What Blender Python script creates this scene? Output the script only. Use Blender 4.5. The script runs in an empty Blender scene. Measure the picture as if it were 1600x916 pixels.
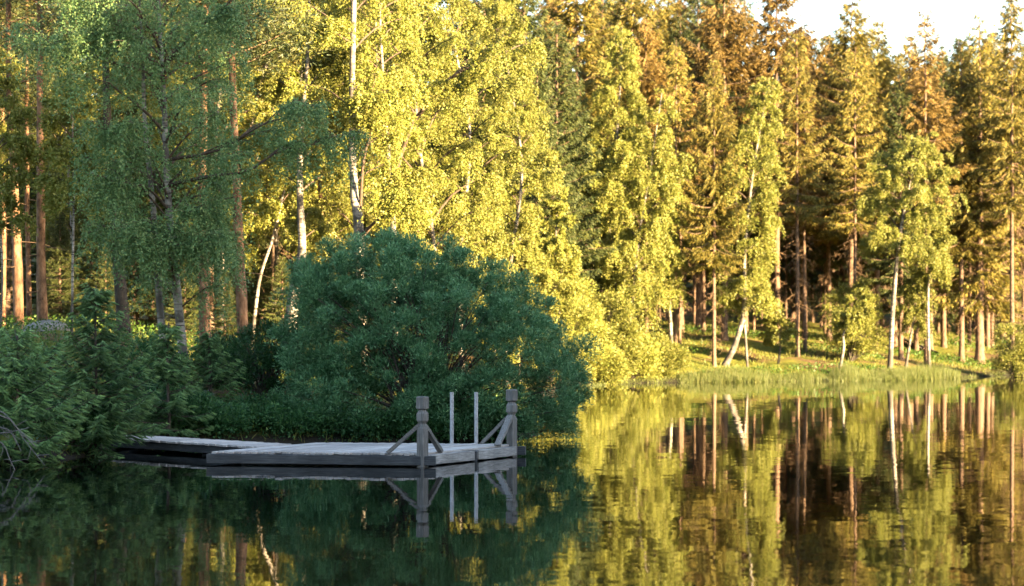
import bpy, math, random
import numpy as np
from mathutils import Vector

# ------------------------------------------------------------------ camera, sky, sun, exposure
F, HC, YH = 3555.0, 2.4, 505.0            # focal length in photo pixels, eye height over the lake, horizon row
scene = bpy.context.scene
col = scene.collection
cam_d = bpy.data.cameras.new('camera'); cam = bpy.data.objects.new('camera', cam_d); col.objects.link(cam)
cam.location = (0, 0, HC); cam.rotation_euler = (math.pi / 2, 0, 0)
cam_d.sensor_width = 36.0; cam_d.lens = F / 1600 * 36.0
cam_d.shift_y = (YH - 458.0) / 1600.0
cam_d.clip_start = 0.2; cam_d.clip_end = 5000
cam_d.dof.use_dof = True; cam_d.dof.focus_distance = 42.0; cam_d.dof.aperture_fstop = 1.7
scene.camera = cam

SUN_AZ, SUN_EL = math.radians(55), math.radians(14)      # behind the camera, to its right
S = Vector((math.sin(SUN_AZ) * math.cos(SUN_EL), -math.cos(SUN_AZ) * math.cos(SUN_EL), math.sin(SUN_EL)))
world = bpy.data.worlds.new('World'); scene.world = world; world.use_nodes = True
wn = world.node_tree.nodes; wl = world.node_tree.links
bg = wn['Background']; sky = wn.new('ShaderNodeTexSky'); sky.sky_type = 'NISHITA'; sky.sun_disc = False
sky.sun_elevation = SUN_EL; sky.sun_rotation = math.pi - SUN_AZ
sky.air_density = 1.0; sky.dust_density = 1.0; sky.ozone_density = 1.0
wl.new(sky.outputs['Color'], bg.inputs['Color']); bg.inputs['Strength'].default_value = 0.068
sun_d = bpy.data.lights.new('sun', 'SUN'); sun = bpy.data.objects.new('sun', sun_d); col.objects.link(sun)
sun_d.energy = 5.0; sun_d.angle = math.radians(0.6); sun_d.color = (1.0, 0.74, 0.40)
sun.rotation_euler = S.to_track_quat('Z', 'Y').to_euler(); sun.location = (60, -40, 40)
vs = scene.view_settings
vs.view_transform = 'Standard'; vs.look = 'None'; vs.gamma = 1.0; vs.use_curve_mapping = False; vs.exposure = 3.70
scene.render.engine = 'CYCLES'
cy = scene.cycles
cy.max_bounces = 6; cy.diffuse_bounces = 3; cy.glossy_bounces = 2; cy.transmission_bounces = 3
cy.use_denoising = True
cy.caustics_reflective = False; cy.caustics_refractive = False

# ------------------------------------------------------------------ helpers
def at(px, py, d):
    """photo pixel at a known distance -> world point"""
    return np.array([(px - 800.0) / F * d, d, HC - (py - YH) * d / F])

class MB:
    def __init__(s): s.v = []; s.f = []; s.n = 0; s.t = []
    def add(s, v, f, t=None):
        v = np.asarray(v, float); f = np.asarray(f, np.int64)
        s.v.append(v); s.f.append(f + s.n); s.n += len(v)
        s.t.append(np.full(len(f), 0.0) if t is None else np.asarray(t, float))
    def mesh(s, name, mat, smooth=False):
        v = np.concatenate(s.v); f = np.concatenate(s.f); t = np.concatenate(s.t)
        me = bpy.data.meshes.new(name)
        me.vertices.add(len(v)); me.vertices.foreach_set('co', v.astype(np.float32).ravel())
        k = f.shape[1]
        me.loops.add(f.size); me.loops.foreach_set('vertex_index', f.astype(np.int32).ravel())
        me.polygons.add(len(f)); me.polygons.foreach_set('loop_start', np.arange(0, f.size, k, dtype=np.int32))
        me.polygons.foreach_set('use_smooth', np.full(len(f), smooth))
        if t.any():
            a = me.attributes.new('tip', 'FLOAT', 'FACE'); a.data.foreach_set('value', t.astype(np.float32))
        me.update(calc_edges=True)
        me.materials.append(mat)
        return me

def link(name, me, parent=None, loc=None, kind=None):
    o = bpy.data.objects.new(name, me); col.objects.link(o)
    if parent is not None: o.parent = parent
    if loc is not None: o.location = loc
    if kind: o['kind'] = kind
    return o

def tag(o, label, cat, group=None):
    o['label'] = label; o['category'] = cat
    if group: o['group'] = group
    return o

def thing(name, label, cat, loc, group=None, rz=0.0, sc=1.0):
    o = link(name, None, loc=tuple(map(float, loc))); o.rotation_euler = (0, 0, rz); o.scale = (sc, sc, sc)
    return tag(o, label, cat, group)

def dup(root, loc, rz, sc, label, group, tilt=(0, 0)):
    r = root.copy(); col.objects.link(r)
    r.location = tuple(map(float, loc)); r.rotation_euler = (tilt[0], tilt[1], rz)
    r.scale = (sc, sc, sc) if np.isscalar(sc) else sc
    r['label'] = label; r['group'] = group
    for ch in root.children:
        c = ch.copy(); col.objects.link(c); c.parent = r
    return r

def unit(a): return a / np.maximum(np.linalg.norm(a, axis=-1, keepdims=True), 1e-9)

def rhombs(mb, c, d, L, W, rng, up=None, tip=None):
    """leaf-shaped faces: start points c, directions d (unit), lengths L, widths W"""
    n = len(c)
    r = rng.normal(size=(n, 3))
    if up is not None: r = r + np.array(up)
    w = unit(np.cross(d, r)); nn = np.cross(w, d)
    L = np.broadcast_to(L, (n,))[:, None]; W = np.broadcast_to(W, (n,))[:, None]
    v = np.empty((n, 3, 3))
    v[:, 0] = c + w * W * 0.5; v[:, 1] = c - w * W * 0.5; v[:, 2] = c + d * L + nn * L * 0.08
    mb.add(v.reshape(-1, 3), np.arange(3 * n).reshape(n, 3), tip)

def tube(mb, pts, rad, sides=6, rng=None, rough=0.0, cap=True):
    pts = np.asarray(pts, float); n = len(pts); rad = np.broadcast_to(np.asarray(rad, float), (n,))
    tg = unit(np.gradient(pts, axis=0))
    ref = np.array([0.3, 1, 0.1]) if abs(tg[0][2]) > 0.8 else np.array([0, 0, 1.0])
    u = unit(np.cross(tg, ref)); w = np.cross(tg, u)
    a = np.linspace(0, 2 * np.pi, sides, endpoint=False)
    rr = rad[:, None] * np.ones((n, sides))
    if rng is not None and rough: rr = rr * (1 + rough * rng.normal(size=(n, sides)))
    v = pts[:, None] + rr[..., None] * (np.cos(a)[None, :, None] * u[:, None] + np.sin(a)[None, :, None] * w[:, None])
    i = np.arange(n - 1)[:, None] * sides; j = np.arange(sides)[None]; k = (j + 1) % sides
    f = np.stack([i + j, i + k, i + sides + k, i + sides + j], -1).reshape(-1, 4)
    mb.add(v.reshape(-1, 3), f)

def spline(pts, n):
    """smooth curve through control points"""
    pts = np.asarray(pts, float); k = len(pts)
    if k == 2: return pts[0] + np.linspace(0, 1, n)[:, None] * (pts[1] - pts[0])
    P = np.vstack([2 * pts[0] - pts[1], pts, 2 * pts[-1] - pts[-2]])
    t = np.linspace(0, k - 1 - 1e-6, n); i = t.astype(int); u = (t - i)[:, None]
    p0, p1, p2, p3 = P[i], P[i + 1], P[i + 2], P[i + 3]
    return 0.5 * (2 * p1 + (p2 - p0) * u + (2 * p0 - 5 * p1 + 4 * p2 - p3) * u**2 + (3 * p1 - p0 - 3 * p2 + p3) * u**3)

def lerp_pts(p, t):
    x = np.asarray(t) * (len(p) - 1); i = np.clip(x.astype(int), 0, len(p) - 2); u = (x - i)[..., None]
    return p[i] * (1 - u) + p[i + 1] * u

def box(mb, c, ex, ey, ez, sx, sy, sz):
    """box centred at c with axes ex ey ez and full sizes"""
    c, ex, ey, ez = map(lambda q: np.asarray(q, float), (c, ex, ey, ez))
    v = [c + ex * sx * a / 2 + ey * sy * b / 2 + ez * sz * g / 2 for g in (-1, 1) for a, b in ((-1, -1), (1, -1), (1, 1), (-1, 1))]
    f = [(3, 2, 1, 0), (4, 5, 6, 7), (0, 1, 5, 4), (1, 2, 6, 5), (2, 3, 7, 6), (3, 0, 4, 7)]
    mb.add(v, f)

# ------------------------------------------------------------------ materials
def mat(name):
    m = bpy.data.materials.new(name); m.use_nodes = True
    nt = m.node_tree; return m, nt, nt.nodes['Principled BSDF'], nt.nodes['Material Output']

def N(nt, t, **kw):
    n = nt.nodes.new(t)
    for k, v in kw.items():
        if k in n.inputs: n.inputs[k].default_value = v
        else: setattr(n, k, v)
    return n

def ramp(nt, fac, stops):
    r = nt.nodes.new('ShaderNodeValToRGB'); e = r.color_ramp.elements
    while len(e) < len(stops): e.new(0.5)
    for i, (p, c) in enumerate(stops): e[i].position = p; e[i].color = (*c, 1)
    nt.links.new(fac, r.inputs['Fac']); return r.outputs['Color']

def noise(nt, scale, detail=3.0, vec=None, stretch=None, rough=0.55):
    tc = nt.nodes.new('ShaderNodeTexCoord'); mp = nt.nodes.new('ShaderNodeMapping')
    nt.links.new(tc.outputs['Object'], mp.inputs['Vector'])
    if stretch: mp.inputs['Scale'].default_value = stretch
    n = N(nt, 'ShaderNodeTexNoise', Scale=scale, Detail=detail, Roughness=rough)
    nt.links.new(mp.outputs['Vector'], n.inputs['Vector']); return n.outputs['Fac']

def mixc(nt, fac, a, b):
    m = nt.nodes.new('ShaderNodeMix'); m.data_type = 'RGBA'
    if hasattr(fac, 'is_linked') or hasattr(fac, 'links'): nt.links.new(fac, m.inputs[0])
    else: m.inputs[0].default_value = fac
    for s, v in ((m.inputs[6], a), (m.inputs[7], b)):
        if isinstance(v, tuple): s.default_value = (*v, 1)
        else: nt.links.new(v, s)
    return m.outputs[2]

def leaf_mat(name, a, b, c, trans=0.3, tipcol=None, rough=0.5, spec=0.25):
    """per-leaf variation between three leaf colours; light comes through the blade"""
    m, nt, p, out = mat(name)
    g = nt.nodes.new('ShaderNodeNewGeometry'); oi = nt.nodes.new('ShaderNodeObjectInfo')
    cc = ramp(nt, g.outputs['Random Per Island'], [(0.0, a), (0.55, b), (1.0, c)])
    if tipcol:
        at_ = N(nt, 'ShaderNodeAttribute', attribute_name='tip'); cc = mixc(nt, at_.outputs['Fac'], cc, tipcol)
    hs = N(nt, 'ShaderNodeHueSaturation'); nt.links.new(cc, hs.inputs['Color'])
    mr = N(nt, 'ShaderNodeMapRange'); mr.inputs['To Min'].default_value = 0.70; mr.inputs['To Max'].default_value = 1.15
    nt.links.new(oi.outputs['Random'], mr.inputs['Value']); nt.links.new(mr.outputs[0], hs.inputs['Value'])
    cc = hs.outputs['Color']
    nt.links.new(cc, p.inputs['Base Color'])
    p.inputs['Roughness'].default_value = rough; p.inputs['Specular IOR Level'].default_value = spec
    t = nt.nodes.new('ShaderNodeBsdfTranslucent'); nt.links.new(cc, t.inputs['Color'])
    mx = nt.nodes.new('ShaderNodeMixShader'); mx.inputs[0].default_value = trans
    nt.links.new(p.outputs[0], mx.inputs[1]); nt.links.new(t.outputs[0], mx.inputs[2]); nt.links.new(mx.outputs[0], out.inputs['Surface'])
    return m

def bark(name, stops, scale, stretch, bump=0.3, rough=0.9):
    m, nt, p, out = mat(name)
    f = noise(nt, scale, 5.0, stretch=stretch, rough=0.65)
    nt.links.new(ramp(nt, f, stops), p.inputs['Base Color'])
    p.inputs['Roughness'].default_value = rough; p.inputs['Specular IOR Level'].default_value = 0.2
    b = N(nt, 'ShaderNodeBump', Strength=bump, Distance=0.03); nt.links.new(f, b.inputs['Height']); nt.links.new(b.outputs[0], p.inputs['Normal'])
    return m

M = {}
M['birch'] = leaf_mat('birch_leaves', (0.110, 0.135, 0.020), (0.190, 0.195, 0.036), (0.275, 0.250, 0.062))
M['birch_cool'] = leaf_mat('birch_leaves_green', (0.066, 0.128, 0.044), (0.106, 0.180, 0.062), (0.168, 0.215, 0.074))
M['bush'] = leaf_mat('bush_leaves', (0.115, 0.138, 0.022), (0.190, 0.195, 0.036), (0.265, 0.245, 0.060))
M['willow'] = leaf_mat('willow_leaves', (0.036, 0.100, 0.038), (0.080, 0.185, 0.070), (0.165, 0.285, 0.130))
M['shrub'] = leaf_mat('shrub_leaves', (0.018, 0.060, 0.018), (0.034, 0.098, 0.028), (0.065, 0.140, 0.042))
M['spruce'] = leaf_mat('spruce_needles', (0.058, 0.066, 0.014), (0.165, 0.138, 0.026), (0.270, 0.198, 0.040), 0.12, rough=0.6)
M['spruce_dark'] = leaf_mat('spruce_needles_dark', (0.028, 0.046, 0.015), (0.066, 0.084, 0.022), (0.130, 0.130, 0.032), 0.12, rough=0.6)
M['spruce_rust'] = leaf_mat('spruce_needles_rusty', (0.080, 0.056, 0.015), (0.185, 0.120, 0.028), (0.255, 0.160, 0.044), 0.12, rough=0.6)
M['young'] = leaf_mat('young_spruce_needles', (0.028, 0.080, 0.028), (0.055, 0.125, 0.042), (0.085, 0.160, 0.052), 0.15, tipcol=(0.21, 0.34, 0.10), rough=0.55)
M['pine'] = leaf_mat('pine_needles', (0.040, 0.060, 0.022), (0.075, 0.090, 0.028), (0.120, 0.115, 0.035), 0.12)
M['grass'] = leaf_mat('grass_blades', (0.085, 0.115, 0.018), (0.140, 0.155, 0.028), (0.200, 0.180, 0.045), 0.3)
M['reed'] = leaf_mat('reed_blades', (0.080, 0.115, 0.024), (0.130, 0.155, 0.036), (0.190, 0.185, 0.055), 0.3)
M['berry'] = leaf_mat('bilberry_leaves', (0.030, 0.080, 0.012), (0.062, 0.125, 0.018), (0.105, 0.155, 0.024), 0.25)
M['bark_birch'] = None
def birch_bark():
    m, nt, p, out = mat('birch_bark')
    f = noise(nt, 3.0, 4.0, stretch=(1.2, 1.2, 7.0)); f2 = noise(nt, 1.6, 3.0, stretch=(1.6, 1.6, 1.0))
    c1 = ramp(nt, f, [(0.38, (0.05, 0.042, 0.036)), (0.50, (0.235, 0.205, 0.17)), (0.8, (0.33, 0.30, 0.26))])
    k = ramp(nt, f2, [(0.43, (1, 1, 1)), (0.53, (0, 0, 0))])
    c = mixc(nt, k, c1, (0.085, 0.072, 0.06))
    tc = nt.nodes.new('ShaderNodeTexCoord'); sx = nt.nodes.new('ShaderNodeSeparateXYZ'); nt.links.new(tc.outputs['Object'], sx.inputs[0])
    mz = N(nt, 'ShaderNodeMapRange'); mz.inputs['From Min'].default_value = 0.5; mz.inputs['From Max'].default_value = 2.2; nt.links.new(sx.outputs['Z'], mz.inputs['Value'])
    ml = nt.nodes.new('ShaderNodeMath'); ml.operation = 'ADD'; nt.links.new(mz.outputs[0], ml.inputs[0]); nt.links.new(f2, ml.inputs[1])
    kz = ramp(nt, ml.outputs[0], [(0.45, (1, 1, 1)), (0.85, (0, 0, 0))])       # rough black bark at the foot
    c = mixc(nt, kz, c, (0.055, 0.046, 0.038))
    nt.links.new(c, p.inputs['Base Color']); p.inputs['Roughness'].default_value = 0.75; p.inputs['Specular IOR Level'].default_value = 0.25
    return m
M['bark_birch'] = birch_bark()
M['bark_pine'] = bark('pine_bark', [(0.34, (0.035, 0.020, 0.013)), (0.48, (0.15, 0.080, 0.044)), (0.62, (0.24, 0.135, 0.078)), (0.78, (0.33, 0.20, 0.12))], 7, (1, 1, 0.45), 1.0)
M['bark_spruce'] = bark('spruce_bark', [(0.3, (0.045, 0.030, 0.021)), (0.5, (0.125, 0.080, 0.054)), (0.75, (0.21, 0.140, 0.095))], 10, (1, 1, 0.5), 0.6)
M['bark_dark'] = bark('dark_bark', [(0.3, (0.025, 0.02, 0.016)), (0.6, (0.07, 0.055, 0.042)), (0.8, (0.11, 0.09, 0.07))], 10, (1, 1, 0.5), 0.5)
M['twig'] = bark('twig_bark', [(0.3, (0.045, 0.030, 0.022)), (0.7, (0.11, 0.078, 0.055))], 12, (1, 1, 0.6), 0.3)
M['dead'] = bark('dead_wood', [(0.3, (0.06, 0.055, 0.05)), (0.7, (0.17, 0.16, 0.15))], 14, (1, 1, 0.4), 0.3)
M['deadtwig'] = bark('dead_spruce_twigs', [(0.3, (0.12, 0.075, 0.042)), (0.7, (0.26, 0.165, 0.10))], 12, (1, 1, 0.6), 0.3)
M['rock'] = bark('grey_rock', [(0.25, (0.07, 0.065, 0.055)), (0.5, (0.19, 0.175, 0.16)), (0.8, (0.29, 0.26, 0.23))], 4, (1, 1, 1), 0.7)

def wood_mat(name, ax, lo, mid, hi):
    m, nt, p, out = mat(name)
    st = [5, 5, 5]; st[ax] = 0.35
    f = noise(nt, 9.0, 6.0, stretch=tuple(st), rough=0.7); f2 = noise(nt, 1.7, 4.0)
    oi = nt.nodes.new('ShaderNodeObjectInfo')
    c = ramp(nt, f, [(0.28, lo), (0.5, mid), (0.78, hi)])
    c = mixc(nt, ramp(nt, f2, [(0.42, (0, 0, 0)), (0.62, (0.55, 0.55, 0.55))]), c, tuple(0.45 * q for q in mid))
    hs = N(nt, 'ShaderNodeHueSaturation'); nt.links.new(c, hs.inputs['Color'])
    mr = N(nt, 'ShaderNodeMapRange'); mr.inputs['To Min'].default_value = 0.75; mr.inputs['To Max'].default_value = 1.2
    nt.links.new(oi.outputs['Random'], mr.inputs['Value']); nt.links.new(mr.outputs[0], hs.inputs['Value'])
    nt.links.new(hs.outputs['Color'], p.inputs['Base Color'])
    p.inputs['Roughness'].default_value = 0.8; p.inputs['Specular IOR Level'].default_value = 0.25
    b = N(nt, 'ShaderNodeBump', Strength=0.5, Distance=0.006); nt.links.new(f, b.inputs['Height']); nt.links.new(b.outputs[0], p.inputs['Normal'])
    return m
M['plank'] = wood_mat('weathered_planks', 0, (0.20, 0.175, 0.16), (0.40, 0.355, 0.325), (0.54, 0.49, 0.45))
M['beam'] = wood_mat('weathered_beam', 0, (0.08, 0.074, 0.07), (0.28, 0.26, 0.245), (0.50, 0.475, 0.455))
M['beam_dark'] = wood_mat('dark_beam_wood', 0, (0.015, 0.015, 0.016), (0.045, 0.046, 0.048), (0.10, 0.098, 0.096))  # darker wood tone for front and back beams, bearers and piles
M['post'] = wood_mat('weathered_post', 2, (0.055, 0.050, 0.046), (0.145, 0.132, 0.12), (0.28, 0.26, 0.24))
def metal_mat():
    m, nt, p, out = mat('dull_rail'); p.inputs['Base Color'].default_value = (0.34, 0.34, 0.36, 1)
    p.inputs['Metallic'].default_value = 0.6; p.inputs['Roughness'].default_value = 0.55
    f = noise(nt, 20, 3); nt.links.new(ramp(nt, f, [(0.3, (0.25, 0.24, 0.24)), (0.7, (0.42, 0.42, 0.44))]), p.inputs['Base Color']); return m
M['rail'] = metal_mat()

def ground_mat():
    m, nt, p, out = mat('forest_floor')
    f = noise(nt, 0.35, 6.0, rough=0.6); f2 = noise(nt, 1.3, 6.0, rough=0.7); f3 = noise(nt, 14.0, 3.0)
    moss = ramp(nt, f2, [(0.3, (0.045, 0.060, 0.012)), (0.5, (0.105, 0.110, 0.018)), (0.7, (0.170, 0.150, 0.026))])
    soil = ramp(nt, f3, [(0.3, (0.040, 0.025, 0.013)), (0.5, (0.100, 0.062, 0.030)), (0.72, (0.165, 0.105, 0.052))])
    c = mixc(nt, ramp(nt, f, [(0.47, (0, 0, 0)), (0.58, (1, 1, 1))]), moss, soil)
    gp = nt.nodes.new('ShaderNodeNewGeometry'); sx = nt.nodes.new('ShaderNodeSeparateXYZ'); nt.links.new(gp.outputs['Position'], sx.inputs[0])
    mw = N(nt, 'ShaderNodeMapRange'); mw.inputs['From Min'].default_value = 0.10; mw.inputs['From Max'].default_value = 0.32; nt.links.new(sx.outputs['Z'], mw.inputs['Value'])
    c = mixc(nt, mw.outputs[0], (0.022, 0.018, 0.012), c)          # wet mud along the waterline
    nt.links.new(c, p.inputs['Base Color']); p.inputs['Roughness'].default_value = 0.95; p.inputs['Specular IOR Level'].default_value = 0.1
    b = N(nt, 'ShaderNodeBump', Strength=0.8, Distance=0.08); nt.links.new(f3, b.inputs['Height']); nt.links.new(b.outputs[0], p.inputs['Normal'])
    return m
M['ground'] = ground_mat()

def water_mat():
    m, nt, p, out = mat('lake_water')
    p.inputs['Base Color'].default_value = (0.0012, 0.002, 0.0014, 1); p.inputs['Roughness'].default_value = 0.0
    p.inputs['IOR'].default_value = 1.33; p.inputs['Specular IOR Level'].default_value = 0.5
    tc = nt.nodes.new('ShaderNodeTexCoord')
    acc = None
    for sc, st, amp in ((0.55, (0.6, 1.0, 1), 0.0010), (2.6, (0.45, 1.0, 1), 0.0030), (11.0, (0.5, 1.0, 1), 0.0028)):
        mp = nt.nodes.new('ShaderNodeMapping'); mp.inputs['Scale'].default_value = st
        nt.links.new(tc.outputs['Object'], mp.inputs['Vector'])
        n = N(nt, 'ShaderNodeTexNoise', Scale=sc, Detail=2.0); nt.links.new(mp.outputs[0], n.inputs['Vector'])
        sb = nt.nodes.new('ShaderNodeVectorMath'); sb.operation = 'SUBTRACT'; sb.inputs[1].default_value = (0.5, 0.5, 0.5)
        nt.links.new(n.outputs['Color'], sb.inputs[0])
        mu = nt.nodes.new('ShaderNodeVectorMath'); mu.operation = 'MULTIPLY'; mu.inputs[1].default_value = (amp * 4, amp * 4, 0)
        nt.links.new(sb.outputs[0], mu.inputs[0])
        if acc is None: acc = mu.outputs[0]
        else:
            ad = nt.nodes.new('ShaderNodeVectorMath'); ad.operation = 'ADD'
            nt.links.new(acc, ad.inputs[0]); nt.links.new(mu.outputs[0], ad.inputs[1]); acc = ad.outputs[0]
    ad = nt.nodes.new('ShaderNodeVectorMath'); ad.operation = 'ADD'; ad.inputs[1].default_value = (0, 0, 1); nt.links.new(acc, ad.inputs[0])
    nm = nt.nodes.new('ShaderNodeVectorMath'); nm.operation = 'NORMALIZE'; nt.links.new(ad.outputs[0], nm.inputs[0])
    nt.links.new(nm.outputs[0], p.inputs['Normal'])
    return m
M['water'] = water_mat()

# ------------------------------------------------------------------ terrain and lake
SHORE = np.array([(-15, 33.5), (-12, 35.6), (-8.9, 37.6), (-7.9, 39.5), (-7.45, 42.0), (-7.6, 43.6), (-6.4, 44.9), (-4.6, 45.4), (-2.5, 45.7), (0.1, 46.6), (0.7, 49), (0.2, 54),
    (0.6, 64), (1.6, 76), (2.3, 84), (4.0, 89.5), (6.5, 91.8), (9.5, 92.8), (13, 94.2), (16.5, 96.0), (19.5, 99), (23, 105), (31, 112), (45, 111), (60, 96),
    (64, 76), (58, 58), (42, 44), (24, 36.5), (15, 30), (12.5, 18), (12, 6), (9, 1), (3, -1.2), (-3, -1.0), (-9, 1.5), (-14, 8), (-18, 18), (-18, 28)], float)

def sdist(x, y):
    """distance to the shoreline, positive on land"""
    p = np.stack([np.asarray(x, float).ravel(), np.asarray(y, float).ravel()], -1)
    a = SHORE; b = np.roll(SHORE, -1, 0)
    best = np.full(len(p), 1e9); ins = np.zeros(len(p), bool)
    for i in range(len(a)):
        e = b[i] - a[i]; w = p - a[i]
        t = np.clip((w @ e) / (e @ e), 0, 1)
        best = np.minimum(best, np.hypot(*(w - t[:, None] * e).T))
        c = (a[i, 1] > p[:, 1]) != (b[i, 1] > p[:, 1])
        xx = (b[i, 0] - a[i, 0]) * (p[:, 1] - a[i, 1]) / ((b[i, 1] - a[i, 1]) or 1e-9) + a[i, 0]
        ins ^= c & (p[:, 0] < xx)
    return np.where(ins, -best, best).reshape(np.shape(x))

def sst(e0, e1, x):
    t = np.clip((np.asarray(x, float) - e0) / (e1 - e0), 0, 1); return t * t * (3 - 2 * t)

def terrain(x, y):
    x = np.asarray(x, float); y = np.asarray(y, float)
    D = sdist(x, y)
    left = sst(-6.5, -11, x) * sst(78, 62, y) * sst(20, 30, y)
    s = 0.165 + 0.015 * left
    L = np.maximum(D, 0)
    z = s * L / (1 + L / 65.0) + 0.10 * (1 - np.exp(-L / 0.35)) - 0.02
    z = z + left * 0.7 * sst(0.3, 3.5, L) * sst(16, 6, L)
    u = 0.10 * np.sin(x * 0.9 + 1.3 * np.sin(y * 0.37)) * np.cos(y * 0.61 + 0.7) + 0.06 * np.sin(x * 2.3 + y * 1.1) * np.sin(y * 1.9 - x * 0.6)
    z = z + u * sst(0.5, 4, L)
    z = z + 9.0 * sst(26, 75, L) + 0.02 * np.maximum(L - 75, 0)
    return np.where(D > 0, z, np.maximum(-1.4, D * 0.28) - 0.02)

def gz(x, y): return float(terrain(np.array([x]), np.array([y]))[0])

def ground_at(px, py):
    d = np.linspace(30, 170, 2800); x = (px - 800) / F * d
    z = HC - (py - YH) * d / F; t = terrain(x, d)
    hit = np.where((z <= t) & (t > 0.02))[0]
    i = hit[0] if len(hit) else -1
    return np.array([x[i], d[i], t[i]])

def warp(lo, hi, c, n, dens):
    t = np.linspace(-1, 1, n); s = np.sinh(t * dens) / np.sinh(dens)
    return np.where(s < 0, c + s * (c - lo), c + s * (hi - c))
gx = warp(-900, 900, 4, 190, 4.8); gy = warp(-600, 1800, 70, 220, 4.9)
X, Y = np.meshgrid(gx, gy); Z = terrain(X, Y)
mb = MB(); nx, ny = len(gx), len(gy)
i = (np.arange(ny - 1)[:, None] * nx + np.arange(nx - 1)[None]).ravel()
mb.add(np.stack([X, Y, Z], -1).reshape(-1, 3), np.stack([i, i + 1, i + nx + 1, i + nx], -1))
g = link('ground', mb.mesh('ground', M['ground'], True), kind='structure'); g['label'] = 'mossy forest floor with grass and bare brown soil'
mb = MB(); mb.add([(-40, -8, 0), (90, -8, 0), (90, 130, 0), (-40, 130, 0)], [(0, 1, 2, 3)])
w = link('water', mb.mesh('water', M['water']), kind='structure'); w['label'] = 'calm dark lake mirroring the forest'

# ------------------------------------------------------------------ tree builders (local coordinates, base at the origin)
def birch_parts(rng, trunk, r0, R, t0, limbs, nleaf, leaf=(0.075, 0.055), droop=0.8, extra=(), shape=None, skew=(0, 0), front=1.0, stems=(), rtop=0.018, rise=(0.55, 1.0)):
    """returns (trunk builder, branch builder, crown builder)"""
    tb, bb, cb = MB(), MB(), MB()
    tp = spline(trunk, 26); rad = r0 + (rtop - r0) * np.linspace(0, 1, 26) ** 0.85; rad[0] *= 1.25
    tube(tb, tp, rad, 9, rng, 0.04)
    for s_pts, s_r in stems:
        sp = spline(s_pts, 20); tube(tb, sp, np.linspace(s_r, 0.015, 20), 8, rng, 0.04)
    if shape is None: shape = lambda u: min(1.0, 0.5 + 1.5 * u) * (1 - u) ** 0.6
    so, sd, sl = [], [], []; lb = []
    H = tp[-1][2] - tp[0][2]; ztop = tp[-1][2]
    def strands(pts, k, out, f0=0.3):
        t = rng.uniform(f0, 1, k)
        q_ = lerp_pts(pts, t); so.append(q_); sl.append(rng.uniform(0.3, 1.0, k) * droop * np.clip(0.22 + (ztop - q_[:, 2]) / 3.2, 0.2, 1))
        dd = np.stack([out[0] + rng.normal(0, 0.7, k), out[1] + rng.normal(0, 0.7, k), np.zeros(k)], -1); sd.append(unit(dd))
    def limb(base, az, L, rs):
        s = np.linspace(0, 1, 7)
        z = L * rs * (1.55 * s - 0.85 * s * s)
        wob = np.cumsum(rng.normal(0, 0.05 * L, (7, 2)), 0) * s[:, None]
        pts = np.stack([base[0] + np.cos(az) * L * s + wob[:, 0] + skew[0] * s * L, base[1] + np.sin(az) * L * s + wob[:, 1] + skew[1] * s * L, base[2] + z], -1)
        tube(bb, pts, np.linspace(0.010 + 0.012 * L, 0.006, 7), 5)
        out = (math.cos(az), math.sin(az))
        strands(pts, int(3 + 2.5 * L), out, 0.45)
        for _ in range(int(3 + L * 3.0)):
            t = rng.uniform(0.2, 1.0); b = lerp_pts(pts, np.array([t]))[0]
            a2 = az + rng.choice([-1, 1]) * rng.uniform(0.3, 1.3); l2 = rng.uniform(0.4, 1.0) * (0.35 + 0.32 * L) * (1.15 - 0.5 * t)
            q = np.linspace(0, 1, 4)
            p2 = np.stack([b[0] + np.cos(a2) * l2 * q, b[1] + np.sin(a2) * l2 * q, b[2] + l2 * (0.55 * q - 0.6 * q * q)], -1)
            tube(bb, p2, np.linspace(0.008, 0.003, 4), 3)
            strands(p2, int(3 + 5 * l2), (math.cos(a2), math.sin(a2)), 0.15)
    for i in range(limbs):
        u = (i + rng.uniform(0.1, 0.9)) / limbs
        base = lerp_pts(tp, np.array([t0 + (1 - t0) * u * 0.985]))[0]
        az_ = i * 2.4 + rng.uniform(-0.5, 0.5)
        if front < 0.5 and math.sin(az_) < -0.1: continue
        limb(base, az_, (1 - (1 - front) * max(0, -math.sin(az_)) ** 0.6) * max(0.25, R * shape(u) * rng.uniform(0.62, 1.15)), rng.uniform(*rise))
    for pts, r in extra:
        p = spline(pts, 10); l1 = MB(); tube(l1, p, np.linspace(r, 0.012, 10), 6, rng, 0.05); lb.append(l1)
        dv = p[-1] - p[0]; az = math.atan2(dv[1], dv[0])
        for _ in range(7):
            t = rng.uniform(0.35, 1); limb(lerp_pts(p, np.array([t]))[0], az + rng.uniform(-1.3, 1.3), rng.uniform(0.4, 1.1), rng.uniform(0.2, 0.7))
    strands(tp[-6:], 26, (0.3, 0.0), 0.0)
    so = np.concatenate(so); sd = np.concatenate(sd); sl = np.concatenate(sl)
    pw = sl / sl.sum(); k = rng.choice(len(so), nleaf, p=pw)
    t = rng.uniform(0, 1, nleaf)
    pos = so[k] + sd[k] * (sl[k] * 0.38 * t)[:, None]
    pos[:, 2] += 0.10 * t - sl[k] * t ** 1.6
    pos += rng.normal(0, 0.045, (nleaf, 3))
    d = unit(sd[k] * 0.5 + rng.normal(0, 0.65, (nleaf, 3)) + np.array([0, 0, -0.55]))
    rhombs(cb, pos, d, leaf[0] * rng.uniform(0.65, 1.2, nleaf), leaf[1] * rng.uniform(0.7, 1.15, nleaf), rng)
    return tb, bb, cb, lb

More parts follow.
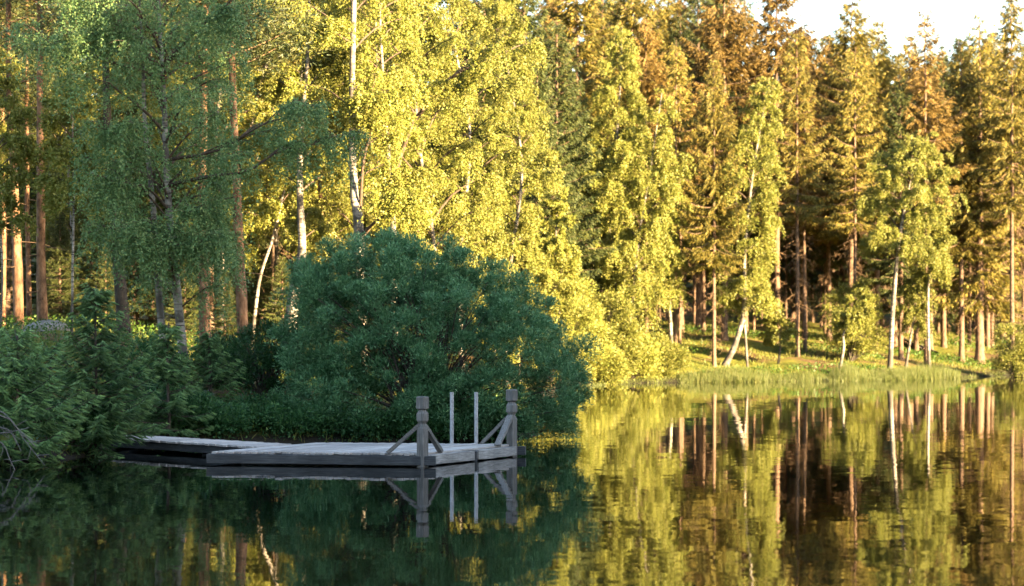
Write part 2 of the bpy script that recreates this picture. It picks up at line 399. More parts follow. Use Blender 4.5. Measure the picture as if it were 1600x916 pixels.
def make_birch(label, seed, base, trunk, r0, R, t0, limbs, nleaf, leafmat='birch', group=None, name='birch_tree', **kw):
    """trunk: world points from the ground up"""
    rng = np.random.default_rng(seed); base = np.asarray(base, float)
    loc = lambda q: [np.asarray(p, float) - base for p in q]
    kw['extra'] = [(loc(p), r) for p, r in kw.get('extra', ())]; kw['stems'] = [(loc(p), r) for p, r in kw.get('stems', ())]
    tb, bb, cb, lb = birch_parts(rng, loc(trunk), r0, R, t0, limbs, nleaf, **kw)
    t = thing(name, label, 'tree', base, group)
    link('trunk', tb.mesh('birch_trunk', M['bark_birch'], True), t)
    link('branches', bb.mesh('birch_branches', M['twig'], True), t, kind='stuff')
    for l1 in lb: link('limb', l1.mesh('birch_limb', M['twig'], True), t)
    link('crown', cb.mesh('birch_crown', M[leafmat]), t, kind='stuff')
    return t

def spruce_parts(rng, H, R, cb_, r0, step=0.42, tuft=(0.13, 0.045), hang=0.35, dens=1.0, gap=0.0, dead=0.0, expo=0.85, topang=0.6, lowang=-0.35, nbr=(5, 8), upb=0.35, spread=0.32, fingers=0.0):
    tb, cb, db = MB(), MB(), MB()
    zz = np.linspace(0, H, 22); wob = np.cumsum(rng.normal(0, 0.012, (22, 2)), 0)
    tp = np.stack([wob[:, 0], wob[:, 1], zz], -1); rr = r0 * (1 - zz / H) ** 0.75 + 0.012; rr[0] *= 1.3
    tube(tb, tp, rr, 8, rng, 0.04)
    z = cb_; k = 0
    while z < H - 0.12:
        t = (z - cb_) / (H - cb_)
        nb = rng.integers(*nbr)
        for b in range(nb):
            if rng.random() < gap: continue
            az = k * 1.1 + b * 2 * math.pi / nb + rng.uniform(-0.35, 0.35)
            L = (R * (1 - t) ** expo * min(1, 0.72 + 1.6 * t) * rng.uniform(0.62, 1.15)) + 0.10
            el = lowang + (topang - lowang) * t ** 0.8 + rng.normal(0, 0.12)
            dirh = np.array([math.cos(az), math.sin(az), 0]); side = np.array([-dirh[1], dirh[0], 0])
            base = lerp_pts(tp, np.array([z / H]))[0] + np.array([0, 0, rng.uniform(-0.12, 0.12)])
            bp = lambda s: base + dirh * (L * math.cos(el) * s)[:, None] + np.array([0, 0, 1.0]) * (L * (math.sin(el) * s + 0.22 * s ** 2.5 - 0.05 * s))[:, None]
            tube(tb, bp(np.linspace(0, 0.97, 4)), np.linspace(0.008 + 0.008 * L, 0.004, 4), 3)
            nt_ = max(4, int(dens * L / 0.085)); s = np.concatenate([rng.uniform(0.1, 1, nt_ * 2), [1.0]])
            sg = np.where(np.arange(len(s)) % 2 == 0, 1.0, -1.0)
            lt = (0.10 + 0.34 * L * (1.05 - s) * np.minimum(1, 3 * s)) * rng.uniform(0.6, 1.2, len(s)); lt[-1] = 0.12
            td = unit(dirh[None] * 0.75 + side[None] * (sg * rng.uniform(0.5, 1.0, len(s)))[:, None] + np.array([0, 0, -1.0]) * (hang * rng.uniform(0.3, 1.5, len(s)))[:, None])
            st = bp(s)
            if fingers:
                n_ = len(s); k2 = np.repeat(np.arange(n_), 3)
                f_ = np.tile([0.0, 0.35, 0.6], n_); c_ = st[k2] + td[k2] * (lt[k2] * f_)[:, None]
                sw = np.tile([0.0, 1.0, -1.0], n_)
                sd_ = unit(np.cross(td, np.array([0, 0, 1.0])))[k2]
                d_ = unit(td[k2] + sd_ * (sw * rng.uniform(0.35, 0.8, n_ * 3))[:, None] + rng.normal(0, 0.08, (n_ * 3, 3)) + np.array([0, 0, -0.12]))
                l_ = np.where(sw == 0, lt[k2] * 1.15, lt[k2] * 0.55) + 0.03
                tp_ = np.clip(0.15 + 0.9 * (s[k2] - 0.35) + np.where(sw == 0, -0.15, 0.2), 0.02, 1) * rng.uniform(0.5, 1, n_ * 3)
                for upv in ((0, 0, 3.0), (1.5, -1.5, 0.3)):
                    rhombs(cb, c_, d_, l_, fingers * rng.uniform(0.8, 1.2, n_ * 3), rng, up=upv, tip=tp_)
            m = np.maximum(2, (dens * lt / 0.055).astype(int)); idx = np.repeat(np.arange(len(s)), m)
            q = rng.uniform(0, 1, len(idx))
            pos = st[idx] + td[idx] * (lt[idx] * q)[:, None]; pos[:, 2] -= hang * 0.35 * lt[idx] * q * q
            d = unit(td[idx] + rng.normal(0, spread, (len(idx), 3)) + np.array([0, 0, -0.25 * hang]))
            tip = np.clip((q - 0.55) * 2.5, 0, 1) * (s[idx] > 0.35) * rng.uniform(0.2, 1, len(idx))
            rhombs(cb, pos, d, tuft[0] * rng.uniform(0.7, 1.25, len(idx)), tuft[1] * rng.uniform(0.7, 1.3, len(idx)), rng, up=(0, 0, upb), tip=tip + 1e-4)
        z += step * rng.uniform(0.75, 1.25) * (1.0 - 0.45 * t); k += 1
    if dead:
        for z in np.arange(0.9, cb_ + 2.0, 0.13):
            if rng.random() > dead: continue
            az = rng.uniform(0, 6.28); L = rng.uniform(0.35, 1.0) * (0.55 + 0.75 * z / cb_); dirh = np.array([math.cos(az), math.sin(az), 0])
            s = np.linspace(0, 1, 5)[:, None]; b = lerp_pts(tp, np.array([z / H]))[0]
            p = b + dirh * L * s + np.array([0, 0, 1]) * (-0.28 * L * s - 0.18 * L * s * s)
            tube(db, p, np.linspace(0.012, 0.004, 5), 3)
            for _ in range(6):
                a = rng.uniform(0.3, 0.95); q0 = lerp_pts(p, np.array([a]))[0]
                e = q0 + (dirh * 0.3 + rng.normal(0, 0.5, 3) + np.array([0, 0, -0.35])) * 0.42 * L
                tube(db, [q0, (q0 + e) / 2, e], [0.006, 0.005, 0.003], 3)
    return tb, cb, db

def make_spruce(label, seed, loc, H, R, cb_, r0, needles='spruce', barkm='bark_spruce', group=None, name='spruce_tree', rz=0.0, **kw):
    rng = np.random.default_rng(seed); tb, cb, db = spruce_parts(rng, H, R, cb_, r0, **kw)
    t = thing(name, label, 'tree', loc, group, rz)
    link('trunk', tb.mesh('spruce_trunk', M[barkm], True), t)
    link('crown', cb.mesh('spruce_crown', M[needles]), t, kind='stuff')
    if db.n: link('dead_branches', db.mesh('dead_branches', M['deadtwig'], True), t, kind='stuff')
    return t

def pine_parts(rng, trunk, r0, cb_, R, nclump, ntuft=170):
    tb, cb, bb = MB(), MB(), MB()
    tp = spline(trunk, 24); H = tp[-1][2]
    tube(tb, tp, r0 + (0.05 - r0) * np.linspace(0, 1, 24) ** 1.1, 10, rng, 0.05)
    for i in range(nclump):
        u = rng.uniform(0, 1); z = cb_ + (H - cb_) * u; b = lerp_pts(tp, np.array([z / H]))[0]
        az = i * 2.4; L = R * (0.35 + 0.65 * math.sin(math.pi * min(1, 0.15 + 0.8 * (1 - u)))) * rng.uniform(0.5, 1.1)
        s = np.linspace(0, 1, 5)[:, None]; e = np.array([math.cos(az) * L, math.sin(az) * L, L * rng.uniform(0.05, 0.5)])
        p = b + e * s + np.array([0, 0, 0.15 * L]) * s * s
        tube(bb, p, np.linspace(0.03, 0.01, 5), 4)
        for c in (p[-1], p[-2], p[-1] + rng.normal(0, 0.35, 3), p[-2] + rng.normal(0, 0.4, 3)):
            n = ntuft; off = rng.normal(0, 1, (n, 3)) * np.array([0.33, 0.33, 0.16])
            d = unit(off * 1.2 + rng.normal(0, 0.25, (n, 3)) + np.array([0, 0, 0.15]))
            rhombs(cb, c + off, d, 0.14 * rng.uniform(0.7, 1.2, n), 0.035, rng)
    for z in np.arange(1.5, cb_, 0.35):
        if rng.random() > 0.5: continue
        az = rng.uniform(0, 6.28); L = rng.uniform(0.15, 0.7); b = lerp_pts(tp, np.array([z / H]))[0]
        tube(bb, [b, b + np.array([math.cos(az) * L, math.sin(az) * L, -0.05]), b + np.array([math.cos(az) * L * 1.5, math.sin(az) * L * 1.5, -0.2 * L])], [0.014, 0.01, 0.005], 3)
    return tb, cb, bb

def make_pine(label, seed, base, trunk, r0, cb_, R=1.8, nclump=26, barkm='bark_pine', group=None):
    rng = np.random.default_rng(seed); base = np.asarray(base, float)
    tb, cb, bb = pine_parts(rng, [np.asarray(p, float) - base for p in trunk], r0, cb_, R, nclump)
    t = thing('pine_tree', label, 'tree', base, group)
    link('trunk', tb.mesh('pine_trunk', M[barkm], True), t)
    link('crown', cb.mesh('pine_crown', M['pine']), t, kind='stuff')
    link('branches', bb.mesh('pine_branches', M['deadtwig'], True), t, kind='stuff')
    return t

def make_shrub(label, seed, base, blobs, nleaf, leafmat, stems=9, leaf=(0.065, 0.024), group=None, name='willow_shrub', clump=0.34, barkm='bark_dark', nclump=None, cat='shrub', lift=0.5, flat=None):
    """blobs: (centre xyz, radii xyz) in world space; leaf sprays sit in the outer shell of each blob"""
    rng = np.random.default_rng(seed); base = np.asarray(base, float)
    sb, cb = MB(), MB()
    B = [(np.asarray(c, float) - base, np.asarray(r, float)) for c, r in blobs]
    area = np.array([r[0] * r[2] + r[0] * r[1] + r[1] * r[2] for _, r in B]); area /= area.sum()
    n = nclump or 320; which = rng.choice(len(B), n, p=area)
    u = unit(rng.normal(size=(n, 3))); rr = rng.uniform(0.30, 1.0, n) ** 0.45
    C = np.array([B[w][0] for w in which]) + u * rr[:, None] * np.array([B[w][1] for w in which])
    low = -base[2] + 0.12; C[:, 2] = np.where(C[:, 2] < low, low + rng.uniform(0, 0.5, n), C[:, 2])
    cen = np.mean([b[0] for b in B], 0)
    feet = [np.array([rng.normal(0, 0.35 * max(0.4, B[0][1][0] * 0.35)), rng.normal(0, 0.25), -0.1]) for _ in range(stems)]
    for i in range(n):
        if i % max(1, n // 140) == 0:
            f = feet[i % stems]; e = C[i]; m = f + (e - f) * np.array([0.42, 0.42, 0.6])
            p = spline([f, m, e], 7); tube(sb, p, np.linspace(0.028, 0.005, 7), 4)
    k = rng.choice(n, nleaf); cs = clump * rng.uniform(0.6, 1.3, n)
    out = unit(C - np.array([cen[0], cen[1], low + 0.3]) * np.array([1, 1, 1.0]))
    sp = unit(out[k] * 0.6 + rng.normal(0, 0.75, (nleaf, 3)) + np.array([0, 0, 0.75 if flat else 0.35]))
    rad = rng.uniform(0, 1, nleaf) ** 0.6
    pos = C[k] + sp * (cs[k] * rad)[:, None]
    pos[:, 2] = np.maximum(pos[:, 2], low - 0.06)
    d = unit(sp + rng.normal(0, 0.5, (nleaf, 3)) + np.array([0, 0, lift - 0.5]))
    rhombs(cb, pos, d, leaf[0] * rng.uniform(0.7, 1.25, nleaf), leaf[1] * rng.uniform(0.75, 1.25, nleaf), rng, up=flat)
    t = thing(name, label, cat, base, group)
    link('stems', sb.mesh('shrub_stems', M[barkm], True), t)
    link('crown', cb.mesh('shrub_crown', M[leafmat]), t, kind='stuff')
    return t

# ------------------------------------------------------------------ jetty
UP = np.array([0, 0, 1.0])
A0 = np.array([-5.10, 38.62, 0]); B0 = np.array([-1.52, 38.02, 0]); VV = np.array([1.52, 2.9, 0]); C0 = B0 + VV; D0 = A0 + VV
uu = unit(B0 - A0); vv = unit(VV); LU = np.linalg.norm(B0 - A0); LV = np.linalg.norm(VV); DECK = 0.225
rng = np.random.default_rng(5)
jet = thing('jetty', 'grey weathered wooden jetty platform with two notched corner posts', 'jetty', ((A0 + C0) / 2))
jl = np.array(jet.location)
def part(name, mb_, m, parent, smooth=False):
    o = link(name, mb_.mesh(name, m, smooth), parent); return o
def plank_mesh(L, W, T, ax_l, ax_w):
    b = MB(); ez = UP; c = 0.006
    prof = [(-W / 2, -T / 2), (W / 2, -T / 2), (W / 2, T / 2 - c), (W / 2 - c, T / 2), (-W / 2 + c, T / 2), (-W / 2, T / 2 - c)]
    # local axes: x along the plank, y across
    v = [(sx * L / 2, y, z) for sx in (-1, 1) for y, z in prof]
    k = len(prof); f4 = [(i, (i + 1) % k, k + (i + 1) % k, k + i) for i in range(k)] + [(0, 5, 2, 1), (5, 4, 3, 2), (6, 7, 8, 11), (8, 9, 10, 11)]
    b.add(v, f4); return b
npl = 36; pw = LU / npl
pm = plank_mesh(LV + 0.02, pw * 0.93, 0.034, vv, uu).mesh('deck_plank', M['plank'])
az_v = math.atan2(vv[1], vv[0])
for i in range(npl):
    c = A0 + uu * (i + 0.5) * pw + VV / 2 + vv * rng.normal(0, 0.012)
    o = link('plank', pm, jet, (c - jl) + UP * (DECK - 0.017 + rng.normal(0, 0.003)))
    o.rotation_euler = (rng.normal(0, 0.012), rng.normal(0, 0.002), az_v + rng.normal(0, 0.003))
def beam(name, p, q, w, h, m, parent, off=(0, 0, 0), origin=None):
    p = np.asarray(p, float); q = np.asarray(q, float); L = np.linalg.norm(q - p); e = (q - p) / L
    b = MB(); sd = unit(np.cross(UP, e)) if abs(e[2]) < 0.95 else np.array([1.0, 0, 0]); ez = np.cross(e, sd)
    n = 9
    t = np.linspace(0, 1, n); prof = np.array([(-1, -0.9), (-0.9, -1), (0.9, -1), (1, -0.9), (1, 0.9), (0.9, 1), (-0.9, 1), (-1, 0.9)]) * 0.5
    jit = rng.normal(0, 0.0025, (n, 8, 3))
    # local frame: x along the beam
    v = np.stack([np.repeat((t - 0.5) * L, 8).reshape(n, 8), np.tile(prof[:, 0] * w, (n, 1)), np.tile(prof[:, 1] * h, (n, 1))], -1) + jit
    i = np.arange(n - 1)[:, None] * 8; j = np.arange(8)[None]; k = (j + 1) % 8
    f = np.stack([i + j, i + k, i + 8 + k, i + 8 + j], -1).reshape(-1, 4)
    e0 = [(7, 6, 5, 4), (7, 4, 3, 0), (0, 3, 2, 1)]; z0 = 8 * (n - 1); e1 = [tuple(z0 + q_ for q_ in reversed(x)) for x in e0]
    b.add(v.reshape(-1, 3), np.vstack([f, e0, e1]))
    o = link(name, b.mesh(name, M[m]), parent)
    import mathutils
    R3 = mathutils.Matrix((tuple(e), tuple(sd), tuple(ez))).transposed()
    o.rotation_euler = R3.to_euler(); o.location = tuple((p + q) / 2 - (jl if origin is None else origin) + np.asarray(off)); return o
zf = UP * 0.105
out_f = -unit(np.array([-uu[1], uu[0], 0])); out_r = unit(np.array([vv[1], -vv[0], 0]))
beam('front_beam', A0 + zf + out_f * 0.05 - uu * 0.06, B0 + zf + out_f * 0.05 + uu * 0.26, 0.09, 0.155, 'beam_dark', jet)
mid = B0 + VV * 0.54
beam('side_beam', B0 + zf + out_r * 0.055 + vv * 0.09, mid + zf + out_r * 0.055 - vv * 0.07, 0.09, 0.165, 'beam', jet)
beam('side_beam', mid + zf + out_r * 0.055 + vv * 0.07, C0 + zf + out_r * 0.055 + vv * 0.02, 0.09, 0.165, 'beam', jet)
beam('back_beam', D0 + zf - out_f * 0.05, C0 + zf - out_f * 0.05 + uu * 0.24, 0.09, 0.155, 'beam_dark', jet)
beam('side_beam', A0 + zf - out_r * 0.05, D0 + zf - out_r * 0.05, 0.09, 0.15, 'beam', jet)
for q in (0.25, 0.5, 0.75):
    beam('joist', A0 + VV * q + UP * 0.09 + uu * 0.05, B0 + VV * q + UP * 0.09 - uu * 0.05, 0.1, 0.13, 'beam', jet)
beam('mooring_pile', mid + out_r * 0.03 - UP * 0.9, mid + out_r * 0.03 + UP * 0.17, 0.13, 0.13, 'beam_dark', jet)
def notched_post(at_, top):
    b = MB(); s = 0.072
    prof = [(s, -1.0), (s, top - 0.54), (s * 0.98, top - 0.53), (s * 0.62, top - 0.465), (s * 0.62, top - 0.455), (s * 1.04, top - 0.40), (s * 1.04, top - 0.285), (s * 0.66, top - 0.235), (s * 0.66, top - 0.225), (s * 1.10, top - 0.20), (s * 1.10, top - 0.02), (s * 0.95, top), (0.001, top + 0.004)]
    ring = []
    for r, z in prof:
        c = 0.12 * r
        ring += [(-r + c, -r, z), (r - c, -r, z), (r, -r + c, z), (r, r - c, z), (r - c, r, z), (-r + c, r, z), (-r, r - c, z), (-r, -r + c, z)]
    n = len(prof); i = np.arange(n - 1)[:, None] * 8; j = np.arange(8)[None]; k = (j + 1) % 8
    b.add(ring, np.stack([i + j, i + k, i + 8 + k, i + 8 + j], -1).reshape(-1, 4))
    o = link('post', b.mesh('post', M['post']), jet, at_ - jl); o.rotation_euler = (0, 0, math.radians(53)); return o
PB = B0 + out_f * 0.02 + uu * 0.03; PC = C0 + uu * 0.02 - vv * 0.05
notched_post(PB, 1.175); notched_post(PC, 1.21)
def brace(p, dirv, reach, ztop, w=0.085, h=0.06):
    beam('brace', p + dirv * 0.05 + UP * ztop, p + dirv * reach + UP * (DECK + 0.0), w, h, 'post', jet)
brace(PB, -uu, 0.60, 0.70); brace(PB, vv, 0.62, 0.70)
brace(PC, -uu, 0.56, 0.74); brace(PC, -vv, 0.55, 0.74, 0.12, 0.05)
for fx in (0.30, 0.41):
    px = {0.30: 706, 0.41: 744}[fx]; d = 41.15; p = at(px, 700, d); b = MB()
    zt = 2.4 - (613 - YH) * d / F
    tube(b, np.stack([np.zeros(12), np.zeros(12), np.linspace(-0.9, zt, 12)], -1), 0.036, 10)
    b.add([(0.036 * math.cos(a), 0.036 * math.sin(a), zt) for a in np.linspace(0, 2 * math.pi, 8, endpoint=False)], [(0, 1, 2, 3), (0, 3, 4, 5), (0, 5, 6, 7)])
    link('ladder_rail', b.mesh('ladder_rail', M['rail'], True), jet, np.array([p[0], p[1], 0]) - jl)

# boardwalk from the bank to the platform
W0 = np.array([-7.72, 43.95, 0]); W1 = np.array([-4.42, 40.62, 0]); we = unit(W1 - W0); LW = np.linalg.norm(W1 - W0)
walk = thing('boardwalk', 'narrow plank boardwalk leading from the bank to the jetty', 'boardwalk', (W0 + W1) / 2)
wlc = np.array(walk.location); ws = unit(np.cross(UP, we))
nw = 56; sp_ = LW / 44
wm = plank_mesh(1.0, sp_ * 0.90, 0.034, ws, we).mesh('boardwalk_plank', M['plank'])
en = np.array([VV[1], -VV[0], 0]) / LV                      # points into the platform from its left edge
for i in range(nw):
    c = W0 + we * (i + 0.5) * sp_
    # cut each plank where it reaches the platform edge
    g0 = (c - A0) @ en; gs = ws @ en; lo, hi = -0.51, 0.51; lim = (-0.04 - g0) / gs
    if gs > 0: hi = min(hi, lim)
    else: lo = max(lo, lim)
    if hi - lo < 0.12: continue
    o = link('plank', wm, walk, c + ws * ((lo + hi) / 2 + rng.normal(0, 0.008)) - wlc + UP * (DECK - 0.014 + rng.normal(0, 0.003)))
    o.scale = (hi - lo, 1, 1)
    o.rotation_euler = (rng.normal(0, 0.01), rng.normal(0, 0.004), math.atan2(ws[1], ws[0]) + rng.normal(0, 0.006))
for s in (-0.42, 0.42):
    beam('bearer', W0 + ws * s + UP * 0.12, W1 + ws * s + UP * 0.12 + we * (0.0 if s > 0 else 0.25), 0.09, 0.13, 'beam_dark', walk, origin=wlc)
for q in (0.3, 0.72):
    for s in (-0.32, 0.32):
        c = W0 + we * LW * q + ws * s
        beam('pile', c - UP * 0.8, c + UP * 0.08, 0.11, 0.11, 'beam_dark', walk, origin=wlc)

# ------------------------------------------------------------------ big shaded willow behind the jetty
def blob(px, py, d, rx, ry, rz):
    return (at(px, py, d), (rx * d / F, ry, rz * d / F))
make_shrub('huge rounded grey-green willow shrub overhanging the water behind the jetty', 11, (-1.6, 46.9, gz(-1.6, 46.9)),
    [blob(590, 500, 47.4, 138, 1.9, 126), blob(710, 530, 47.0, 142, 2.0, 128), blob(808, 584, 46.9, 112, 1.7, 126), blob(520, 520, 48.0, 85, 1.5, 130),
     blob(852, 625, 46.6, 60, 1.2, 82), blob(600, 620, 46.6, 130, 1.0, 75), blob(740, 640, 46.3, 120, 0.9, 60), blob(500, 630, 46.9, 80, 0.9, 65), blob(635, 450, 47.6, 110, 1.5, 80)], 225000, 'willow', 14, (0.074, 0.026), nclump=820, clump=0.34, flat=(0, 0, 1.1))

# ------------------------------------------------------------------ young spruces, shrubs and dead branches on the left bank
def yspruce(label, seed, px, pytop, d, R, **kw):
    x = (px - 800) / F * d; z0 = gz(x, d); H = HC - (pytop - YH) * d / F - z0
    return make_spruce(label, seed, (x, d, z0 - 0.05), H, R, 0.04, 0.024, 'young', 'bark_dark', name='young_spruce', step=0.30, **kw)
YK = dict(tuft=(0.06, 0.014), hang=0.34, dens=1.25, expo=0.85, topang=0.7, lowang=-0.20, nbr=(7, 10), upb=0.9, spread=0.3, fingers=0.034)
yspruce('fresh green young spruce with drooping bright tips beside the boardwalk', 21, 150, 442, 41.3, 1.38, **YK)
yspruce('broad low young spruce leaning over the water behind grey dead branches', 22, 25, 520, 38.9, 1.45, **YK)
yspruce('small dark young spruce on the bank behind the bright-tipped one', 23, 262, 500, 44.6, 0.95, **YK)
yspruce('young spruce on the slope between the bright-tipped spruce and the rock', 24, 80, 540, 43.5, 1.0, **YK)
yspruce('feathery dark young spruce in front of the white birch stems', 25, 325, 515, 47.5, 0.8, **YK)
yspruce('short young spruce high on the left slope', 26, 15, 515, 44.5, 0.9, **YK)
def sh(label, seed, px, py_top, d, rx, nleaf, leafmat='shrub', **kw):
    x = (px - 800) / F * d; z0 = gz(x, d); zt = HC - (py_top - YH) * d / F; h = zt - z0
    kw.setdefault('nclump', 70)
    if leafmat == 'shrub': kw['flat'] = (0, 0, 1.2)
    return make_shrub(label, seed, (x, d, z0), [((x, d, z0 + 0.52 * h), (rx, rx * 0.8, 0.50 * h)), ((x + 0.4 * rx, d - 0.2, z0 + 0.35 * h), (rx * 0.7, rx * 0.7, 0.36 * h))], nleaf, leafmat, 5, **kw)
sh('low leafy green shrub along the shaded edge of the boardwalk', 31, 265, 618, 45.6, 0.75, 9000, leaf=(0.08, 0.04), name='leafy_shrub')
sh('dark leafy shrub at the water edge left of the willow', 32, 395, 640, 46.8, 0.8, 9000, leaf=(0.07, 0.035), name='leafy_shrub')
sh('tall leafy shrub under the pines left of the willow', 33, 415, 520, 49.5, 1.0, 12000, leaf=(0.07, 0.04), name='leafy_shrub')
sh('slender leafy shrub between two pine trunks above the rock', 34, 345, 540, 51.0, 0.7, 8000, leaf=(0.07, 0.04), name='leafy_shrub')
sh('leafy shrub on the slope under the white birch stems', 35, 225, 540, 47.5, 0.8, 9000, leaf=(0.07, 0.04), name='leafy_shrub')

for k, (px, top, d, lab) in enumerate(((330, 655, 46.0, 'low shrub at the water edge beneath the grey boulder'), (455, 650, 46.3, 'low shrub under the left skirt of the willow'), (560, 655, 46.2, 'low shrub behind the middle of the jetty platform'), (655, 660, 46.4, 'low shrub behind the front corner post of the jetty'), (745, 655, 46.9, 'low shrub behind the ladder rails of the jetty'), (110, 640, 41.5, 'low shrub at the water between the two young spruces'))):
    sh(lab, 80 + k, px, top, d, 0.7, 7000, leaf=(0.07, 0.035), name='leafy_shrub', nclump=50)

def make_rock(label, seed, loc, r, m='rock'):
    rng = np.random.default_rng(seed); b = MB(); n, k = 9, 14
    th = np.linspace(0.02, math.pi - 0.02, n); ph = np.linspace(0, 2 * math.pi, k, endpoint=False)
    T, P_ = np.meshgrid(th, ph, indexing='ij'); v = np.stack([np.sin(T) * np.cos(P_), np.sin(T) * np.sin(P_), np.cos(T)], -1)
    ks = rng.normal(size=(5, 3)) * 1.6; f = 1 + sum(0.10 * np.sin(v @ q + i) for i, q in enumerate(ks)) + rng.normal(0, 0.025, (n, k))
    v = v * f[..., None] * np.array(r)
    i = np.arange(n - 1)[:, None] * k; j = np.arange(k)[None]; jn = (j + 1) % k
    b.add(v.reshape(-1, 3), np.stack([i + j, i + jn, i + k + jn, i + k + j], -1).reshape(-1, 4))
    o = link('boulder', b.mesh('boulder', M[m], True), loc=tuple(map(float, loc))); return tag(o, label, 'rock')
p = at(315, 622, 49.0); make_rock('rounded grey boulder on the shaded bank beneath the young spruces', 41, (p[0], p[1], gz(p[0], p[1]) + 0.1), (0.27, 0.25, 0.24))
p = at(392, 606, 52.0); make_rock('small pale boulder at the foot of the dark pine', 42, (p[0], p[1], gz(p[0], p[1]) + 0.1), (0.17, 0.2, 0.2))
p = at(75, 505, 55.5); make_rock('broad grey rock outcrop beneath the orange-lit pine trunks', 43, (p[0], p[1], gz(p[0], p[1]) - 0.02), (0.62, 0.5, 0.26))

rng = np.random.default_rng(77)
mbd = MB()
def deadlimb(pts, r):
    p = spline(pts, 9); tube(mbd, p, np.linspace(r * 0.7, 0.005, 9), 5, rng, 0.06)
    for _ in range(4):
        q = lerp_pts(p, np.array([rng.uniform(0.3, 0.9)]))[0]; e = q + np.array([rng.uniform(-0.1, 0.28), rng.uniform(-0.1, 0.1), rng.uniform(-0.22, 0.12)])
        tube(mbd, [q, (q + e) / 2 + rng.normal(0, 0.015, 3), e], [0.008, 0.006, 0.004], 4)
fb = at(-60, 640, 37.6)
for ends in ([(-60, 640), (10, 652), (40, 690), (70, 727)], [(-60, 660), (0, 690), (14, 715), (24, 736)], [(-60, 630), (0, 642), (30, 672), (55, 698)], [(-60, 650), (-5, 676), (30, 672), (46, 668)], [(-60, 655), (0, 668), (18, 676), (33, 705)]):
    deadlimb([at(x, y, 37.6 - 0.008 * (x + 60) * 0.5) - fb for x, y in ends], 0.022)
tag(link('dead_branch', mbd.mesh('dead_branch', M['dead'], True), loc=tuple(fb)), 'bare grey dead branches drooping into the water at the left bank', 'branch')

# ------------------------------------------------------------------ pines of the left wood
def pine(label, seed, pts, d, wpx, top=15.5, **kw):
    b = ground_at(*pts[0]) if d is None else None
    if d is None: d = b[1]
    base = at(*pts[0], d); base[2] = gz(base[0], base[1]) - 0.05
    P = [base] + [at(x, y, d) for x, y in pts[1:]]
    if P[-1][2] < top + base[2]: P.append(np.array([P[-1][0] + (P[-1][0] - P[-2][0]) * 0.5, d, base[2] + top]))
    return make_pine(label, seed, base, P, wpx * d / F / 2, top * 0.68, **kw)
pine('sunlit orange pine trunk standing by the grey rock outcrop', 51, [(67, 522), (64, 400), (63, 250), (62, 60)], 58.0, 17)
pine('pine with a dark shaded edge, second trunk from the rock outcrop', 52, [(30, 503), (26, 380), (20, 240), (14, 130)], 60.0, 17)
pine('thin sunlit pine stem behind the two thick orange trunks', 53, [(46, 520), (44, 400), (42, 250)], 65.0, 9)
pine('slim orange pine stem at the far left edge of the wood', 54, [(5, 500), (6, 380), (4, 200)], 64.0, 8)
pine('dark pine trunk rising behind the shaded birch stems', 55, [(195, 510), (184, 400), (172, 250), (165, 80)], 56.0, 22, barkm='bark_dark')
pine('half-lit reddish pine trunk between the birch and the willow', 56, [(322, 575), (318, 430), (316, 300), (320, 90)], 55.5, 19)
pine('rough brown pine trunk nearest the willow, leaning slightly', 57, [(384, 575), (376, 440), (370, 300), (362, 60)], 54.5, 20)
pine('thin pine stem half hidden in yellow leaves', 58, [(520, 520), (505, 380), (498, 200)], 72.0, 9)

# ------------------------------------------------------------------ birches of the left wood
def birch_px(label, seed, pts, d, wpx, R, t0, limbs, nleaf, extra=(), stems=(), top=None, **kw):
    base = at(*pts[0], d); base[2] = gz(base[0], base[1]) - 0.05
    P = [base] + [at(x, y, d) for x, y in pts[1:]]
    if top: P.append(np.array([P[-1][0] + 0.3 * (P[-1][0] - P[-2][0]), d, top]))
    ex = [([at(x, y, d + o) for x, y, o in e], r) for e, r in extra]
    st = []
    for e, r in stems:
        q = [at(x, y, d + 0.2) for x, y in e]; q[0][2] = gz(q[0][0], q[0][1]) - 0.05; st.append((q, r))
    return make_birch(label, seed, base, P, wpx * d / F / 2, R, t0, limbs, nleaf, extra=ex, stems=st, **kw)

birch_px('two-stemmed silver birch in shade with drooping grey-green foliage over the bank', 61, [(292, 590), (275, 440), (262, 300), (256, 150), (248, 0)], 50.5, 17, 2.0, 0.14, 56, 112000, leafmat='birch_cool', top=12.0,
    extra=[([(256, 105, 0), (300, 55, -0.6), (368, -5, -1.2)], 0.055), ([(262, 290, 0), (330, 275, -0.8), (385, 268, -1.2), (440, 235, -1.4), (500, 225, -1.5)], 0.05), ([(255, 105, 0), (215, 80, -0.5), (165, 58, -0.8)], 0.04),
           ([(262, 250, 0), (340, 235, -0.5), (420, 190, -1.0), (480, 185, -1.2)], 0.04), ([(256, 120, 0), (150, 90, -0.8), (60, 60, -1.2)], 0.04), ([(258, 130, 0), (190, 40, -0.5), (120, -30, -0.8)], 0.04), ([(266, 330, 0), (225, 290, -0.7), (190, 300, -1.1)], 0.035), ([(270, 390, 0), (290, 340, -0.7), (300, 345, -1.1)], 0.03), ([(262, 260, 0), (215, 215, -0.7), (180, 215, -1.0)], 0.035), ([(272, 420, 0), (240, 365, -0.8), (205, 370, -1.2)], 0.03), ([(275, 450, 0), (262, 390, -0.9), (245, 395, -1.3)], 0.03), ([(274, 430, 0), (300, 380, -0.8), (320, 400, -1.1)], 0.03)],
    stems=[([(262, 590), (250, 480), (240, 330), (227, 200), (222, 60), (215, -40)], 0.10)], droop=1.25, leaf=(0.060, 0.044), shape=lambda u: 0.62 + 0.45 * math.sin(math.pi * min(1, u * 1.1)) if u < 0.85 else 0.7)
